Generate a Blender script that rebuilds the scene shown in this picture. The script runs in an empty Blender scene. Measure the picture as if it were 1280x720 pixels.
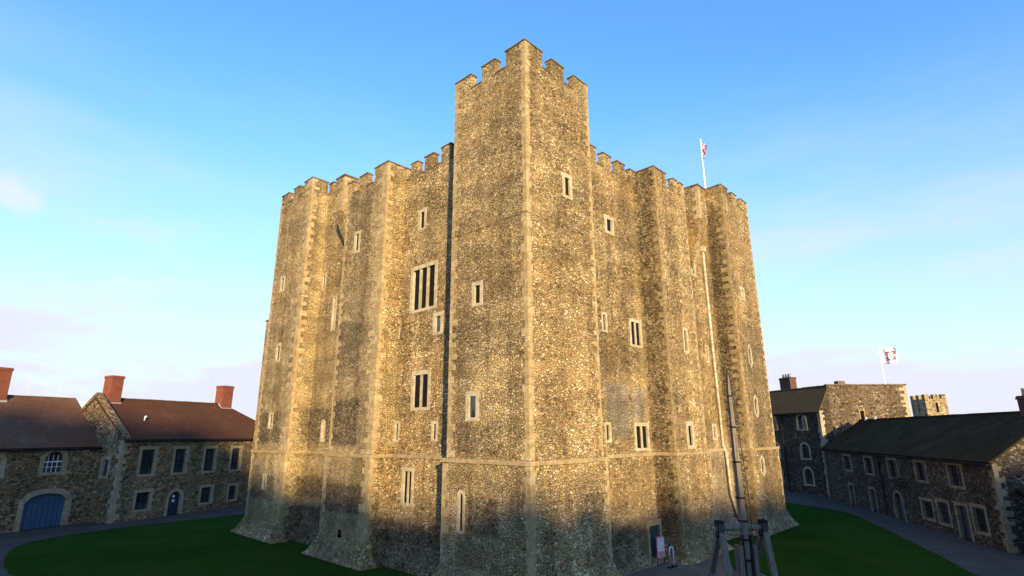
import bpy, bmesh, math, random
from mathutils import Vector, Matrix
R = math.radians
rnd = random.Random(7)
S = bpy.context.scene
COL = S.collection

# ------------------------------------------------------------------ camera, sky, sun, exposure
GZ = 0.5                                    # level of the courtyard
cam_d = bpy.data.cameras.new('camera'); cam = bpy.data.objects.new('camera', cam_d); COL.objects.link(cam)
S.camera = cam
YAW, PIT, ROL = 0.760145659, 0.257551119, -0.00491496
fw = Vector((math.cos(YAW)*math.cos(PIT), math.sin(YAW)*math.cos(PIT), math.sin(PIT)))
rt = Vector((math.sin(YAW), -math.cos(YAW), 0)); up = rt.cross(fw)
r2 = math.cos(ROL)*rt + math.sin(ROL)*up; u2 = -math.sin(ROL)*rt + math.cos(ROL)*up
m = Matrix((r2, u2, -fw)).transposed().to_4x4(); m.translation = (-19.2212, -17.2222, 7.92786)
cam.matrix_world = m
cam_d.sensor_width = 36; cam_d.lens = 686.1/1280*36; cam_d.clip_start = .1; cam_d.clip_end = 6000

SUN_AZ, SUN_EL = 236.5, 10.5                # towards the sun, counter-clockwise from +X
w = bpy.data.worlds.new('World'); S.world = w; w.use_nodes = True
nt = w.node_tree; N = nt.nodes; L = nt.links; N.clear()
out = N.new('ShaderNodeOutputWorld'); bg = N.new('ShaderNodeBackground'); sky = N.new('ShaderNodeTexSky')
sky.sky_type = 'NISHITA'; sky.sun_disc = False
sky.sun_elevation = R(SUN_EL); sky.sun_rotation = R(90-SUN_AZ)
sky.air_density = 1.0; sky.dust_density = 0.6; sky.ozone_density = 3.0; sky.altitude = 50
bg.inputs[1].default_value = 0.15
# thin clouds low in the sky, one small pink one
tc = N.new('ShaderNodeTexCoord'); mp = N.new('ShaderNodeMapping'); mp.inputs['Scale'].default_value = (1.2, 1.2, 5)
mp.inputs['Rotation'].default_value = (R(8), R(-6), 0)
nz = N.new('ShaderNodeTexNoise'); nz.inputs['Scale'].default_value = 1.6; nz.inputs['Detail'].default_value = 6; nz.inputs['Roughness'].default_value = .55
L.new(tc.outputs['Generated'], mp.inputs[0]); L.new(mp.outputs[0], nz.inputs[0])
cr = N.new('ShaderNodeMapRange'); cr.interpolation_type = 'SMOOTHSTEP'; cr.inputs[1].default_value = .42; cr.inputs[2].default_value = .72
L.new(nz.outputs[0], cr.inputs[0])
sp = N.new('ShaderNodeSeparateXYZ'); L.new(tc.outputs['Generated'], sp.inputs[0])
el = N.new('ShaderNodeMapRange'); el.interpolation_type = 'SMOOTHSTEP'; el.inputs[1].default_value = .66; el.inputs[2].default_value = .02
L.new(sp.outputs[2], el.inputs[0])
mu = N.new('ShaderNodeMath'); mu.operation = 'MULTIPLY'; L.new(cr.outputs[0], mu.inputs[0]); L.new(el.outputs[0], mu.inputs[1])
mu2 = N.new('ShaderNodeMath'); mu2.operation = 'MULTIPLY'; mu2.inputs[1].default_value = .62; L.new(mu.outputs[0], mu2.inputs[0])
vl = N.new('ShaderNodeMapRange'); vl.interpolation_type = 'SMOOTHSTEP'; vl.inputs[1].default_value = .58; vl.inputs[2].default_value = -.06; vl.inputs[4].default_value = .85
L.new(sp.outputs[2], vl.inputs[0])                      # thin high veil, thickest towards the horizon
va = N.new('ShaderNodeMath'); va.operation = 'ADD'; va.use_clamp = True; L.new(vl.outputs[0], va.inputs[0]); L.new(mu2.outputs[0], va.inputs[1]); mu2 = va
pd = N.new('ShaderNodeVectorMath'); pd.operation = 'DISTANCE'; L.new(tc.outputs['Generated'], pd.inputs[0])
pd.inputs[1].default_value = (0.026, 0.9478, 0.318)
n3 = N.new('ShaderNodeTexNoise'); n3.inputs['Scale'].default_value = 14; n3.inputs['Detail'].default_value = 5; L.new(tc.outputs['Generated'], n3.inputs[0])
ad = N.new('ShaderNodeMath'); ad.operation = 'MULTIPLY_ADD'; ad.inputs[1].default_value = -.09; L.new(n3.outputs[0], ad.inputs[0]); L.new(pd.outputs['Value'], ad.inputs[2])
pr = N.new('ShaderNodeMapRange'); pr.interpolation_type = 'SMOOTHSTEP'; pr.inputs[1].default_value = .002; pr.inputs[2].default_value = -.032; pr.inputs[4].default_value = .5
L.new(ad.outputs[0], pr.inputs[0])
hs = N.new('ShaderNodeHueSaturation'); hs.inputs['Saturation'].default_value = 1.0; hs.inputs['Value'].default_value = 1.0
L.new(sky.outputs[0], hs.inputs['Color'])
mix = N.new('ShaderNodeMix'); mix.data_type = 'RGBA'; mix.inputs[7].default_value = (2.3, 2.36, 2.7, 1)
tint = N.new('ShaderNodeMix'); tint.data_type = 'RGBA'; tint.blend_type = 'MULTIPLY'; tint.inputs[0].default_value = 1; tint.inputs[7].default_value = (.76, 1.08, 1.45, 1)
L.new(hs.outputs[0], tint.inputs[6])
L.new(mu2.outputs[0], mix.inputs[0]); L.new(tint.outputs[2], mix.inputs[6])
mixc = N.new('ShaderNodeMix'); mixc.data_type = 'RGBA'; mixc.inputs[7].default_value = (2.75, 2.55, 2.8, 1)
L.new(pr.outputs[0], mixc.inputs[0]); L.new(mix.outputs[2], mixc.inputs[6]); mix = mixc
L.new(mix.outputs[2], bg.inputs[0]); L.new(bg.outputs[0], out.inputs[0])

sd = bpy.data.lights.new('sun', 'SUN'); sd.energy = 3.9; sd.angle = R(1.2); sd.color = (1, .775, .445)
so = bpy.data.objects.new('sun', sd); COL.objects.link(so)
sdir = Vector((math.cos(R(SUN_AZ))*math.cos(R(SUN_EL)), math.sin(R(SUN_AZ))*math.cos(R(SUN_EL)), math.sin(R(SUN_EL))))
so.rotation_euler = sdir.to_track_quat('Z', 'Y').to_euler(); so.location = (-60, -60, 60)
vs = S.view_settings; vs.view_transform = 'Standard'; vs.look = 'None'; vs.gamma = 1; vs.use_curve_mapping = False; vs.exposure = 1.3
S.render.resolution_x = 1024; S.render.resolution_y = 576

# ------------------------------------------------------------------ materials
class NB:
    def __init__(s, name, rough=.85, spec=.2):
        s.m = bpy.data.materials.new(name); s.m.use_nodes = True
        s.t = s.m.node_tree; s.N = s.t.nodes; s.b = s.N['Principled BSDF']
        s.b.inputs['Roughness'].default_value = rough; s.b.inputs['Specular IOR Level'].default_value = spec
        s.co = s.N.new('ShaderNodeTexCoord').outputs['Object']
    def put(s, sock, v):
        if isinstance(v, bpy.types.NodeSocket): s.t.links.new(v, sock)
        elif v is not None: sock.default_value = v
    def math(s, op, a, b=None, c=None, clamp=False):
        n = s.N.new('ShaderNodeMath'); n.operation = op; n.use_clamp = clamp
        for i, v in enumerate((a, b, c)): s.put(n.inputs[i], v)
        return n.outputs[0]
    def vmath(s, op, a, b=None):
        n = s.N.new('ShaderNodeVectorMath'); n.operation = op
        s.put(n.inputs[0], a); s.put(n.inputs[1], b); return n.outputs[0]
    def mapping(s, scale, v=None):
        return s.vmath('MULTIPLY', v or s.co, scale)
    def noise(s, scale, detail=4, rough=.55, v=None, col=False):
        n = s.N.new('ShaderNodeTexNoise'); n.inputs['Scale'].default_value = scale; n.inputs['Detail'].default_value = detail; n.inputs['Roughness'].default_value = rough
        s.put(n.inputs['Vector'], v or s.co); return n.outputs['Color' if col else 0]
    def voro(s, scale, v=None, feature='F1'):
        n = s.N.new('ShaderNodeTexVoronoi'); n.feature = feature; n.inputs['Scale'].default_value = scale
        s.put(n.inputs['Vector'], v or s.co); return n
    def rng(s, v, a, b, c=0, d=1, smooth=True):
        n = s.N.new('ShaderNodeMapRange')
        if smooth: n.interpolation_type = 'SMOOTHSTEP'
        s.put(n.inputs[0], v)
        for i, x in enumerate((a, b, c, d)): n.inputs[i+1].default_value = x
        return n.outputs[0]
    def ramp(s, v, stops, const=False):
        n = s.N.new('ShaderNodeValToRGB'); e = n.color_ramp.elements
        if const: n.color_ramp.interpolation = 'CONSTANT'
        while len(e) < len(stops): e.new(.5)
        for el_, (p_, c_) in zip(e, stops): el_.position = p_; el_.color = (*c_, 1)
        s.put(n.inputs[0], v); return n.outputs[0]
    def mix(s, f, a, b, mode='MIX'):
        n = s.N.new('ShaderNodeMix'); n.data_type = 'RGBA'; n.blend_type = mode
        s.put(n.inputs[0], f)
        for i, v in ((6, a), (7, b)): s.put(n.inputs[i], (*v, 1) if isinstance(v, tuple) else v)
        return n.outputs[2]
    def sep(s, v):
        n = s.N.new('ShaderNodeSeparateXYZ'); s.put(n.inputs[0], v); return n.outputs
    def bump(s, h, strength=.5, dist=.05):
        n = s.N.new('ShaderNodeBump'); n.inputs['Strength'].default_value = strength; n.inputs['Distance'].default_value = dist
        s.put(n.inputs['Height'], h); s.t.links.new(n.outputs[0], s.b.inputs['Normal'])
    def color(s, c): s.put(s.b.inputs['Base Color'], (*c, 1) if isinstance(c, tuple) else c)

def rubble(name, scale, cols, mortar, big, dark_n=.88, light_n=.84, boxes=(), coursed=1.5, patch=.5, bumpd=.06, age=0):
    """random rubble: voronoi stones in mortar, larger areas shifting towards another palette, ragged repair patches"""
    k = NB(name, .92, .12)
    wob = k.vmath('SCALE', k.vmath('SUBTRACT', k.noise(3.0, 2, col=True), (.5, .5, .5))); wob.node.inputs[3].default_value = .12
    base = k.vmath('ADD', k.co, wob)
    v = k.mapping((1, 1, coursed), base)
    vo = k.voro(scale, v); edge = k.voro(scale, v, 'DISTANCE_TO_EDGE').outputs[0]
    rs = k.sep(vo.outputs['Color'])
    stone = k.ramp(rs[0], cols)
    large = k.rng(k.noise(.22, 5, .6), .42, .62)
    stone2 = k.mix(k.math('MULTIPLY', large, patch), stone, big)
    streak = k.rng(k.noise(.5, 4, .6, k.mapping((1, 1, .12))), .35, .7, .72, 1.15)
    fine = k.rng(k.noise(9, 4, .7), .25, .75, .7, 1.3)
    joint = k.rng(edge, .015, .06)
    c = k.mix(joint, mortar, stone2)
    dk = k.math('MULTIPLY', k.math('GREATER_THAN', rs[1], dark_n), k.rng(edge, .03, .07))
    lt = k.math('MULTIPLY', k.math('GREATER_THAN', rs[2], light_n), k.rng(edge, .02, .06))
    c = k.mix(k.math('MULTIPLY', lt, .8), c, tuple(v*1.12 for v in cols[-1][1]))
    c = k.mix(k.math('MULTIPLY', dk, .8), c, tuple(v*.42 for v in cols[0][1]))
    if boxes:
        jit = k.vmath('SCALE', k.vmath('SUBTRACT', k.noise(2.2, 3, .7, col=True), (.5, .5, .5))); jit.node.inputs[3].default_value = .85
        pp = k.vmath('ADD', k.co, jit)
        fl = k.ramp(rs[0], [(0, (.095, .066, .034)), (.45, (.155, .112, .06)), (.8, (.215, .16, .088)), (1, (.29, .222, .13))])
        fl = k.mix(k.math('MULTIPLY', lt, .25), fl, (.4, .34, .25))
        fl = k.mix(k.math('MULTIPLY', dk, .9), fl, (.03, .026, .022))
        bl = k.voro(1.6, k.mapping((1, 1, 1.8), base)); be = k.voro(1.6, k.mapping((1, 1, 1.8), base), 'DISTANCE_TO_EDGE').outputs[0]
        ash = k.ramp(k.sep(bl.outputs['Color'])[0], [(0, (.36, .255, .115)), (.5, (.43, .315, .148)), (1, (.49, .38, .20))])
        ash = k.mix(k.rng(be, .01, .035), (.29, .20, .095), ash)
        ash = k.mix(k.math('MULTIPLY', dk, .35), ash, (.14, .10, .06))
        plas = k.mix(k.rng(k.noise(1.2, 5, .7), .35, .65), (.36, .30, .215), (.29, .23, .15))
        worn = k.rng(k.noise(.30, 6, .62, k.mapping((1, 1, 1.5))), .50, .64, 0, .6)
        c = k.mix(worn, c, ash)
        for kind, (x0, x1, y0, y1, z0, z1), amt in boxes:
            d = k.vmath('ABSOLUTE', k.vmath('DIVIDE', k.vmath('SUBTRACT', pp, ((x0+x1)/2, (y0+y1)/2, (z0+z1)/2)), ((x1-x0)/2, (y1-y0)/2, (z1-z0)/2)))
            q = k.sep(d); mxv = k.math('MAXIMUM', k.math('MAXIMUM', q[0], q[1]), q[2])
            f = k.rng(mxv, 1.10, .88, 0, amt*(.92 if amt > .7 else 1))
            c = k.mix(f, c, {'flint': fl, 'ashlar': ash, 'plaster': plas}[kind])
    tone = k.math('MULTIPLY', streak, fine)
    if age:
        pit = k.voro(8.5, k.mapping((1, 1, 1.3), base)); pr_ = k.sep(pit.outputs['Color'])
        hole = k.math('MULTIPLY', k.math('GREATER_THAN', pr_[0], .80), k.rng(pit.outputs['Distance'], .42, .25))  # dark pits: shade inside small holes and joints, put into the colour
        c = k.mix(k.math('MULTIPLY', hole, .45), c, (.06, .04, .018))
        spk = k.math('MULTIPLY', k.math('GREATER_THAN', pr_[1], .86), k.rng(pit.outputs['Distance'], .45, .3))
        c = k.mix(k.math('MULTIPLY', spk, .5), c, (.56, .45, .26))
    if age:   # bands of differing build, damp runs and pale scoured areas
        band_ = k.rng(k.noise(.35, 3, .6, k.mapping((.5, .5, 2.2), base)), .3, .7, .80, 1.22)
        run = k.rng(k.noise(1.3, 5, .65, k.mapping((1, 1, .07))), .52, .72, 1.0, .70)
        blot = k.rng(k.noise(.75, 5, .7), .3, .72, 1.2, .80)
        tone = k.math('MULTIPLY', k.math('MULTIPLY', tone, band_), k.math('MULTIPLY', run, blot))
    sc = k.N.new('ShaderNodeCombineColor'); [k.t.links.new(tone, sc.inputs[i]) for i in range(3)]
    k.color(k.mix(1.0, c, sc.outputs[0], 'MULTIPLY'))
    hgt = k.math('ADD', k.rng(edge, 0, .14), k.math('MULTIPLY', k.noise(11, 3), .45))
    hgt = k.math('ADD', hgt, k.math('MULTIPLY', rs[1], .5))
    k.bump(hgt, 1.0, bumpd*1.1)
    return k.m

Lx = (-1.5, .9); Rx = (.9, 2.3)            # depth ranges on the left face: buttress fronts, recessed walls
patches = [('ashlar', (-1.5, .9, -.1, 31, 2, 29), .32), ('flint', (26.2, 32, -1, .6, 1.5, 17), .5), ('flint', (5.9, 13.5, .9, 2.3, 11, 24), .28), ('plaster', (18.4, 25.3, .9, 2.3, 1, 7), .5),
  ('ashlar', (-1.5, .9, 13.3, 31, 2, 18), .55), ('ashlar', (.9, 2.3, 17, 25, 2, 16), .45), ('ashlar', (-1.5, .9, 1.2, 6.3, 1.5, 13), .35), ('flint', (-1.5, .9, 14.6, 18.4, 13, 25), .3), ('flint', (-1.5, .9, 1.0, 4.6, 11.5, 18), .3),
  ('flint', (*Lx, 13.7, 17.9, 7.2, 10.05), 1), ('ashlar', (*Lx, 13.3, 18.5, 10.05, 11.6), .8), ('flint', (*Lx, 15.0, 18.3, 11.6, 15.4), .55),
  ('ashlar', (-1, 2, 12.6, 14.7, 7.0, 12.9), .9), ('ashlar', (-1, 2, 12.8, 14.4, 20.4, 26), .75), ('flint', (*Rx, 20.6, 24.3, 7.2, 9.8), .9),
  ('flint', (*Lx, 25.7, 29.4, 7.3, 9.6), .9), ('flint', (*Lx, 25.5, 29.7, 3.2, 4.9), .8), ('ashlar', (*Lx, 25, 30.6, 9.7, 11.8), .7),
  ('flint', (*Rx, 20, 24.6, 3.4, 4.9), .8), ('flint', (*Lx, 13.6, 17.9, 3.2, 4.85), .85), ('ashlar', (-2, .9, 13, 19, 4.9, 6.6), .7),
  ('flint', (.2, 2.3, 7, 13.0, .2, 2.9), .95), ('flint', (.2, 2.3, 19, 24.6, .2, 2.85), .95), ('flint', (*Lx, 1.9, 4.0, 3.3, 4.9), .9),  # first two boxes: dark flint plus the shade low in the recesses, in colour
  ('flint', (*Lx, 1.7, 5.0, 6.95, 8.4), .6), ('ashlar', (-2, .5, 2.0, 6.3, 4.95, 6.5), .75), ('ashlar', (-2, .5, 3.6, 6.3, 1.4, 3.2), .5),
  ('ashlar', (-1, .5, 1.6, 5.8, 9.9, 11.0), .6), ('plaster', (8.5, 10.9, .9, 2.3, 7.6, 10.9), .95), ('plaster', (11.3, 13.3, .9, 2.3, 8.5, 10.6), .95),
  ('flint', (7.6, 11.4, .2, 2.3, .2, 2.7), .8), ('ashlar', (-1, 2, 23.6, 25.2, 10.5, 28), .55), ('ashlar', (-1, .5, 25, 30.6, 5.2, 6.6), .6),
  ('ashlar', (12.6, 13.75, .8, 2.3, 6.6, 18), .45), ('ashlar', (-1, 1, 26, 29.6, 2.0, 3.1), .6), ('flint', (-1, .5, 2.6, 5.6, 11.4, 13.6), .35), ('flint', (13.3, 13.8, .1, 1.6, 2, 27), .75), ('flint', (25.2, 25.7, .1, 1.6, 2, 27), .85)]  # last two boxes: shade on the buttress and turret return faces, put into colour
M = {}
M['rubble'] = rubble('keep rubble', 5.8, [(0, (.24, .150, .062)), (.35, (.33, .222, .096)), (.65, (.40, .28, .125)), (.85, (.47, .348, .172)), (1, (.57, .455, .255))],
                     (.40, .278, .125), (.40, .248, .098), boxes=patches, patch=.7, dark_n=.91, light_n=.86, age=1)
M['rubble_far'] = rubble('bailey rubble', 4.0, [(0, (.15, .098, .046)), (.4, (.245, .168, .082)), (.8, (.335, .24, .125)), (1, (.44, .335, .19))], (.29, .205, .105), (.27, .18, .08), .9, .86, patch=.5)
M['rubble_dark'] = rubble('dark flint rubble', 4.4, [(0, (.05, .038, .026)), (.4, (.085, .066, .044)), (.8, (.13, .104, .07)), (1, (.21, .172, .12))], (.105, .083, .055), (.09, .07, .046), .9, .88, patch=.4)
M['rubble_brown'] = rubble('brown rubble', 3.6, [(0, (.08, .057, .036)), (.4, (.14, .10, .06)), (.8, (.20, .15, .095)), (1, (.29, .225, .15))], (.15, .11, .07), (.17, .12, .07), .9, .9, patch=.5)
M['rubble_gold'] = rubble('golden rubble', 2.2, [(0, (.24, .17, .085)), (.5, (.36, .27, .14)), (1, (.48, .37, .21))], (.30, .225, .12), (.36, .26, .13), .93, .9, patch=.4)

def ashlar(name, a, b, c, amt=.3):
    k = NB(name, .85, .15)
    vo = k.voro(2.4, k.mapping((1, 1, 1.2)))
    col = k.ramp(k.sep(vo.outputs['Color'])[0], [(0, a), (.5, b), (1, c)])
    n = k.rng(k.noise(5, 5, .7), .35, .7)
    col = k.mix(k.math('MULTIPLY', n, amt), col, tuple(x*.55 for x in a))
    k.color(col); k.bump(k.noise(14, 4, .7), .5, .03); return k.m
M['quoin'] = ashlar('weathered pale dressed stone', (.32, .225, .105), (.40, .292, .142), (.48, .37, .20), .6)
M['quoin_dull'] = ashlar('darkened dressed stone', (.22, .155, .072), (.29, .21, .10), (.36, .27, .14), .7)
M['dress'] = ashlar('window dressings of pale stone', (.37, .295, .175), (.45, .37, .235), (.52, .44, .30), .5)
M['dress_far'] = ashlar('bailey dressings', (.32, .25, .145), (.38, .305, .185), (.44, .36, .23), .5)
M['dress_dark'] = ashlar('darker dressings', (.20, .16, .095), (.26, .21, .13), (.31, .255, .165), .6)  # dressings in a darker tone, for the right hand range
M['string'] = ashlar('moulded stone band', (.28, .20, .095), (.36, .265, .135), (.42, .32, .175), .6)

def plain(name, c, rough=.8, spec=.3, var=.35, scale=3, metal=0, bump=0):
    k = NB(name, rough, spec); n = k.rng(k.noise(scale, 5, .65), .3, .7, 1-var, 1+var)
    sc = k.N.new('ShaderNodeCombineColor'); [k.t.links.new(n, sc.inputs[i]) for i in range(3)]
    k.color(k.mix(1.0, c, sc.outputs[0], 'MULTIPLY')); k.b.inputs['Metallic'].default_value = metal
    if bump: k.bump(k.noise(scale*6, 3), .5, bump)
    return k.m
M['coping'] = plain('dark coping stone', (.13, .105, .075), .9, .1)
M['void'] = plain('unlit interior', (.012, .011, .010), .9, .05)
M['iron'] = plain('black iron', (.018, .017, .016), .9, .08)
M['pipe'] = plain('stone coloured pipe', (.43, .36, .25), .7, .2)
M['blue'] = plain('faded blue door paint', (.045, .105, .17), .55, .3, .2, 6)
M['navy'] = plain('dark navy paint', (.02, .03, .055), .5, .3, .2)
M['teal'] = plain('dark teal door paint', (.03, .05, .052), .5, .3, .2)
M['white'] = plain('white paint', (.78, .78, .76), .5, .3, .06)
M['lead'] = plain('lead flashing', (.36, .36, .36), .6, .3, .3)
M['aerial'] = plain('galvanised mast', (.45, .44, .45), .6, .3, .1)
M['pot'] = plain('buff chimney pot', (.48, .36, .25), .8, .2)
k = NB('window glass', .08, .6); k.color(k.mix(k.rng(k.noise(.7, 3), .35, .65), (.02, .024, .028), (.05, .058, .066))); k.bump(k.noise(1.3, 2), .12, .05); M['glass'] = k.m
def timber(name, a, b):
    k = NB(name, .85, .15); g = k.noise(3, 6, .7, k.mapping((6, 6, .5)))
    k.color(k.mix(k.rng(g, .3, .7), a, b)); k.bump(g, .5, .02); return k.m
M['timber'] = timber('weathered grey oak', (.095, .08, .058), (.21, .18, .135))
M['timber_dark'] = timber('dark wet oak', (.03, .028, .024), (.075, .07, .06))
def tiles(name, a, b, c, rows=.16, tw=.26):
    k = NB(name, .95, .03); x = k.sep(k.co); cb = k.N.new('ShaderNodeCombineXYZ')
    k.t.links.new(x[0], cb.inputs[0]); k.t.links.new(k.math('MULTIPLY', x[2], 1.4), cb.inputs[1])
    br = k.N.new('ShaderNodeTexBrick'); k.t.links.new(cb.outputs[0], br.inputs['Vector'])
    br.inputs['Scale'].default_value = 1; br.inputs['Brick Width'].default_value = tw; br.inputs['Row Height'].default_value = rows
    br.inputs['Mortar Size'].default_value = .012; br.inputs['Color1'].default_value = (*a, 1); br.inputs['Color2'].default_value = (*b, 1); br.inputs['Mortar'].default_value = tuple(v*.35 for v in a)+(1,)
    col = k.mix(k.rng(k.noise(.35, 5, .65), .38, .66), br.outputs[0], c)
    col = k.mix(k.math('MULTIPLY', k.rng(k.noise(2.5, 4, .7), .55, .75), .5), col, tuple(v*.5 for v in a))
    col = k.mix(k.math('MULTIPLY', k.rng(k.noise(.9, 6, .7, k.mapping((1, 1, .3))), .5, .7), .45), col, tuple(v*1.7 for v in c)); k.color(col); k.bump(br.outputs['Fac'], .6, -.03); return k.m
M['tile_red'] = tiles('red brown clay tiles', (.105, .045, .024), (.14, .060, .032), (.085, .043, .027))
M['tile_brown'] = tiles('brown clay tiles', (.15, .074, .042), (.185, .094, .054), (.135, .08, .052))
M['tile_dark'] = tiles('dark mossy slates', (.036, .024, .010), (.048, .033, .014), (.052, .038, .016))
M['tile_olive'] = tiles('olive brown tiles', (.10, .072, .034), (.13, .094, .045), (.095, .072, .036))
def bricks(name, a, b, mort):
    k = NB(name, .85, .15); x = k.sep(k.co); cb = k.N.new('ShaderNodeCombineXYZ')
    k.t.links.new(k.math('ADD', x[0], x[1]), cb.inputs[0]); k.t.links.new(x[2], cb.inputs[1])
    br = k.N.new('ShaderNodeTexBrick'); k.t.links.new(cb.outputs[0], br.inputs['Vector'])
    br.inputs['Scale'].default_value = 1; br.inputs['Brick Width'].default_value = .23; br.inputs['Row Height'].default_value = .08; br.inputs['Mortar Size'].default_value = .008
    br.inputs['Color1'].default_value = (*a, 1); br.inputs['Color2'].default_value = (*b, 1); br.inputs['Mortar'].default_value = (*mort, 1)
    k.color(k.mix(k.math('MULTIPLY', k.rng(k.noise(2, 4, .7), .5, .75), .5), br.outputs[0], tuple(v*.4 for v in a))); k.bump(br.outputs['Fac'], .4, -.01); return k.m
M['brick'] = bricks('red chimney brick', (.17, .045, .024), (.22, .062, .034), (.16, .09, .065))
M['brick_dark'] = bricks('sooty chimney brick', (.09, .045, .032), (.12, .06, .042), (.09, .065, .05))
k = NB('mown grass', 1.0, .0)
gcol = k.ramp(k.noise(.18, 5, .6), [(.3, (.022, .060, .009)), (.5, (.034, .080, .013)), (.7, (.058, .094, .021))])
gcol = k.mix(k.math('MULTIPLY', k.rng(k.noise(.9, 6, .75), .56, .74), .55), gcol, (.075, .075, .022))
gcol = k.mix(k.rng(k.noise(28, 3, .8), .35, .7), gcol, (.014, .042, .004)); k.color(gcol); k.bump(k.noise(40, 3, .8), 1, .05); M['grass'] = k.m
k = NB('old tarmac path', .9, .15)
c = k.mix(k.rng(k.noise(.4, 5, .6), .35, .7), (.058, .046, .034), (.08, .065, .048)); c = k.mix(k.math('MULTIPLY', k.rng(k.noise(1.6, 6, .75), .5, .7), .6), c, (.105, .088, .065)); c = k.mix(k.rng(k.noise(35, 3, .8), .5, .75), c, (.13, .115, .095)); k.color(c); k.bump(k.noise(50, 2), .4, .01); M['tarmac'] = k.m
k = NB('trodden gravel', .95, .1)
c = k.mix(k.rng(k.noise(.7, 5, .6), .35, .7), (.10, .085, .06), (.15, .125, .09)); c = k.mix(k.rng(k.noise(30, 3, .8), .5, .7), c, (.2, .17, .13)); k.color(c); k.bump(k.noise(40, 2), .5, .02); M['gravel'] = k.m

# ------------------------------------------------------------------ mesh helpers
class MB:
    def __init__(s): s.bm = bmesh.new()
    def poly(s, pts):
        try: return s.bm.faces.new([s.bm.verts.new(p) for p in pts])
        except ValueError: pass
    def prism(s, loop, vec):
        """loop of 3D points extruded by vec into a closed solid"""
        v = Vector(vec); a = [s.bm.verts.new(p) for p in loop]; b = [s.bm.verts.new(Vector(p)+v) for p in loop]
        s.bm.faces.new(a); s.bm.faces.new(b[::-1]); n = len(a)
        for i in range(n): s.bm.faces.new((a[i], b[i], b[(i+1) % n], a[(i+1) % n]))
    def box(s, x0, x1, y0, y1, z0, z1):
        s.prism([(x0, y0, z0), (x1, y0, z0), (x1, y1, z0), (x0, y1, z0)], (0, 0, z1-z0))
    def bar(s, p, q, w, h, roll=Vector((0, 0, 1))):
        """squared timber from p to q"""
        p = Vector(p); q = Vector(q); d = (q-p).normalized(); a = d.cross(roll)
        if a.length < 1e-3: a = d.cross(Vector((1, 0, 0)))
        a.normalize(); b = a.cross(d); w2 = w if isinstance(w, tuple) else (w, w); h2 = h if isinstance(h, tuple) else (h, h)
        v0 = [s.bm.verts.new(p+a*sx*w2[0]/2+b*sy*h2[0]/2) for sx, sy in ((-1, -1), (1, -1), (1, 1), (-1, 1))]
        v1 = [s.bm.verts.new(q+a*sx*w2[1]/2+b*sy*h2[1]/2) for sx, sy in ((-1, -1), (1, -1), (1, 1), (-1, 1))]
        s.bm.faces.new(v0[::-1]); s.bm.faces.new(v1)
        for i in range(4): s.bm.faces.new((v0[i], v0[(i+1) % 4], v1[(i+1) % 4], v1[i]))
    def tube(s, pts, r, n=10):
        rings = []
        for i, p in enumerate(pts):
            p = Vector(p); a = Vector(pts[max(0, i-1)]); b = Vector(pts[min(len(pts)-1, i+1)]); d = (b-a).normalized()
            e = d.cross(Vector((0, 0, 1)));  e = e if e.length > 1e-3 else d.cross(Vector((1, 0, 0))); e.normalize(); f = d.cross(e)
            rr = r[i] if isinstance(r, (list, tuple)) else r
            rings.append([s.bm.verts.new(p+(e*math.cos(2*math.pi*j/n)+f*math.sin(2*math.pi*j/n))*rr) for j in range(n)])
        for A, B in zip(rings, rings[1:]):
            for j in range(n): s.bm.faces.new((A[j], A[(j+1) % n], B[(j+1) % n], B[j]))
        s.bm.faces.new(rings[0][::-1]); s.bm.faces.new(rings[-1])
    def build(s, name, mat, parent=None, smooth=False):
        bmesh.ops.remove_doubles(s.bm, verts=s.bm.verts, dist=1e-5)
        bmesh.ops.recalc_face_normals(s.bm, faces=s.bm.faces)
        me = bpy.data.meshes.new(name); s.bm.to_mesh(me); s.bm.free()
        if smooth: me.polygons.foreach_set('use_smooth', [True]*len(me.polygons))
        me.materials.append(mat if not isinstance(mat, str) else M[mat])
        o = bpy.data.objects.new(name, me); COL.objects.link(o)
        if parent: o.parent = parent
        return o
def tag(o, label, cat, group=None):
    o['label'] = label; o['category'] = cat
    if group: o['group'] = group
    return o
def thing(name, label, cat, loc=(0, 0, 0), rz=0, group=None):
    o = bpy.data.objects.new(name, None); COL.objects.link(o); o.location = loc; o.rotation_euler = (0, 0, rz); o.empty_display_size = .3
    return tag(o, label, cat, group)
def struct(o): o['kind'] = 'structure'; return o

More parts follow.
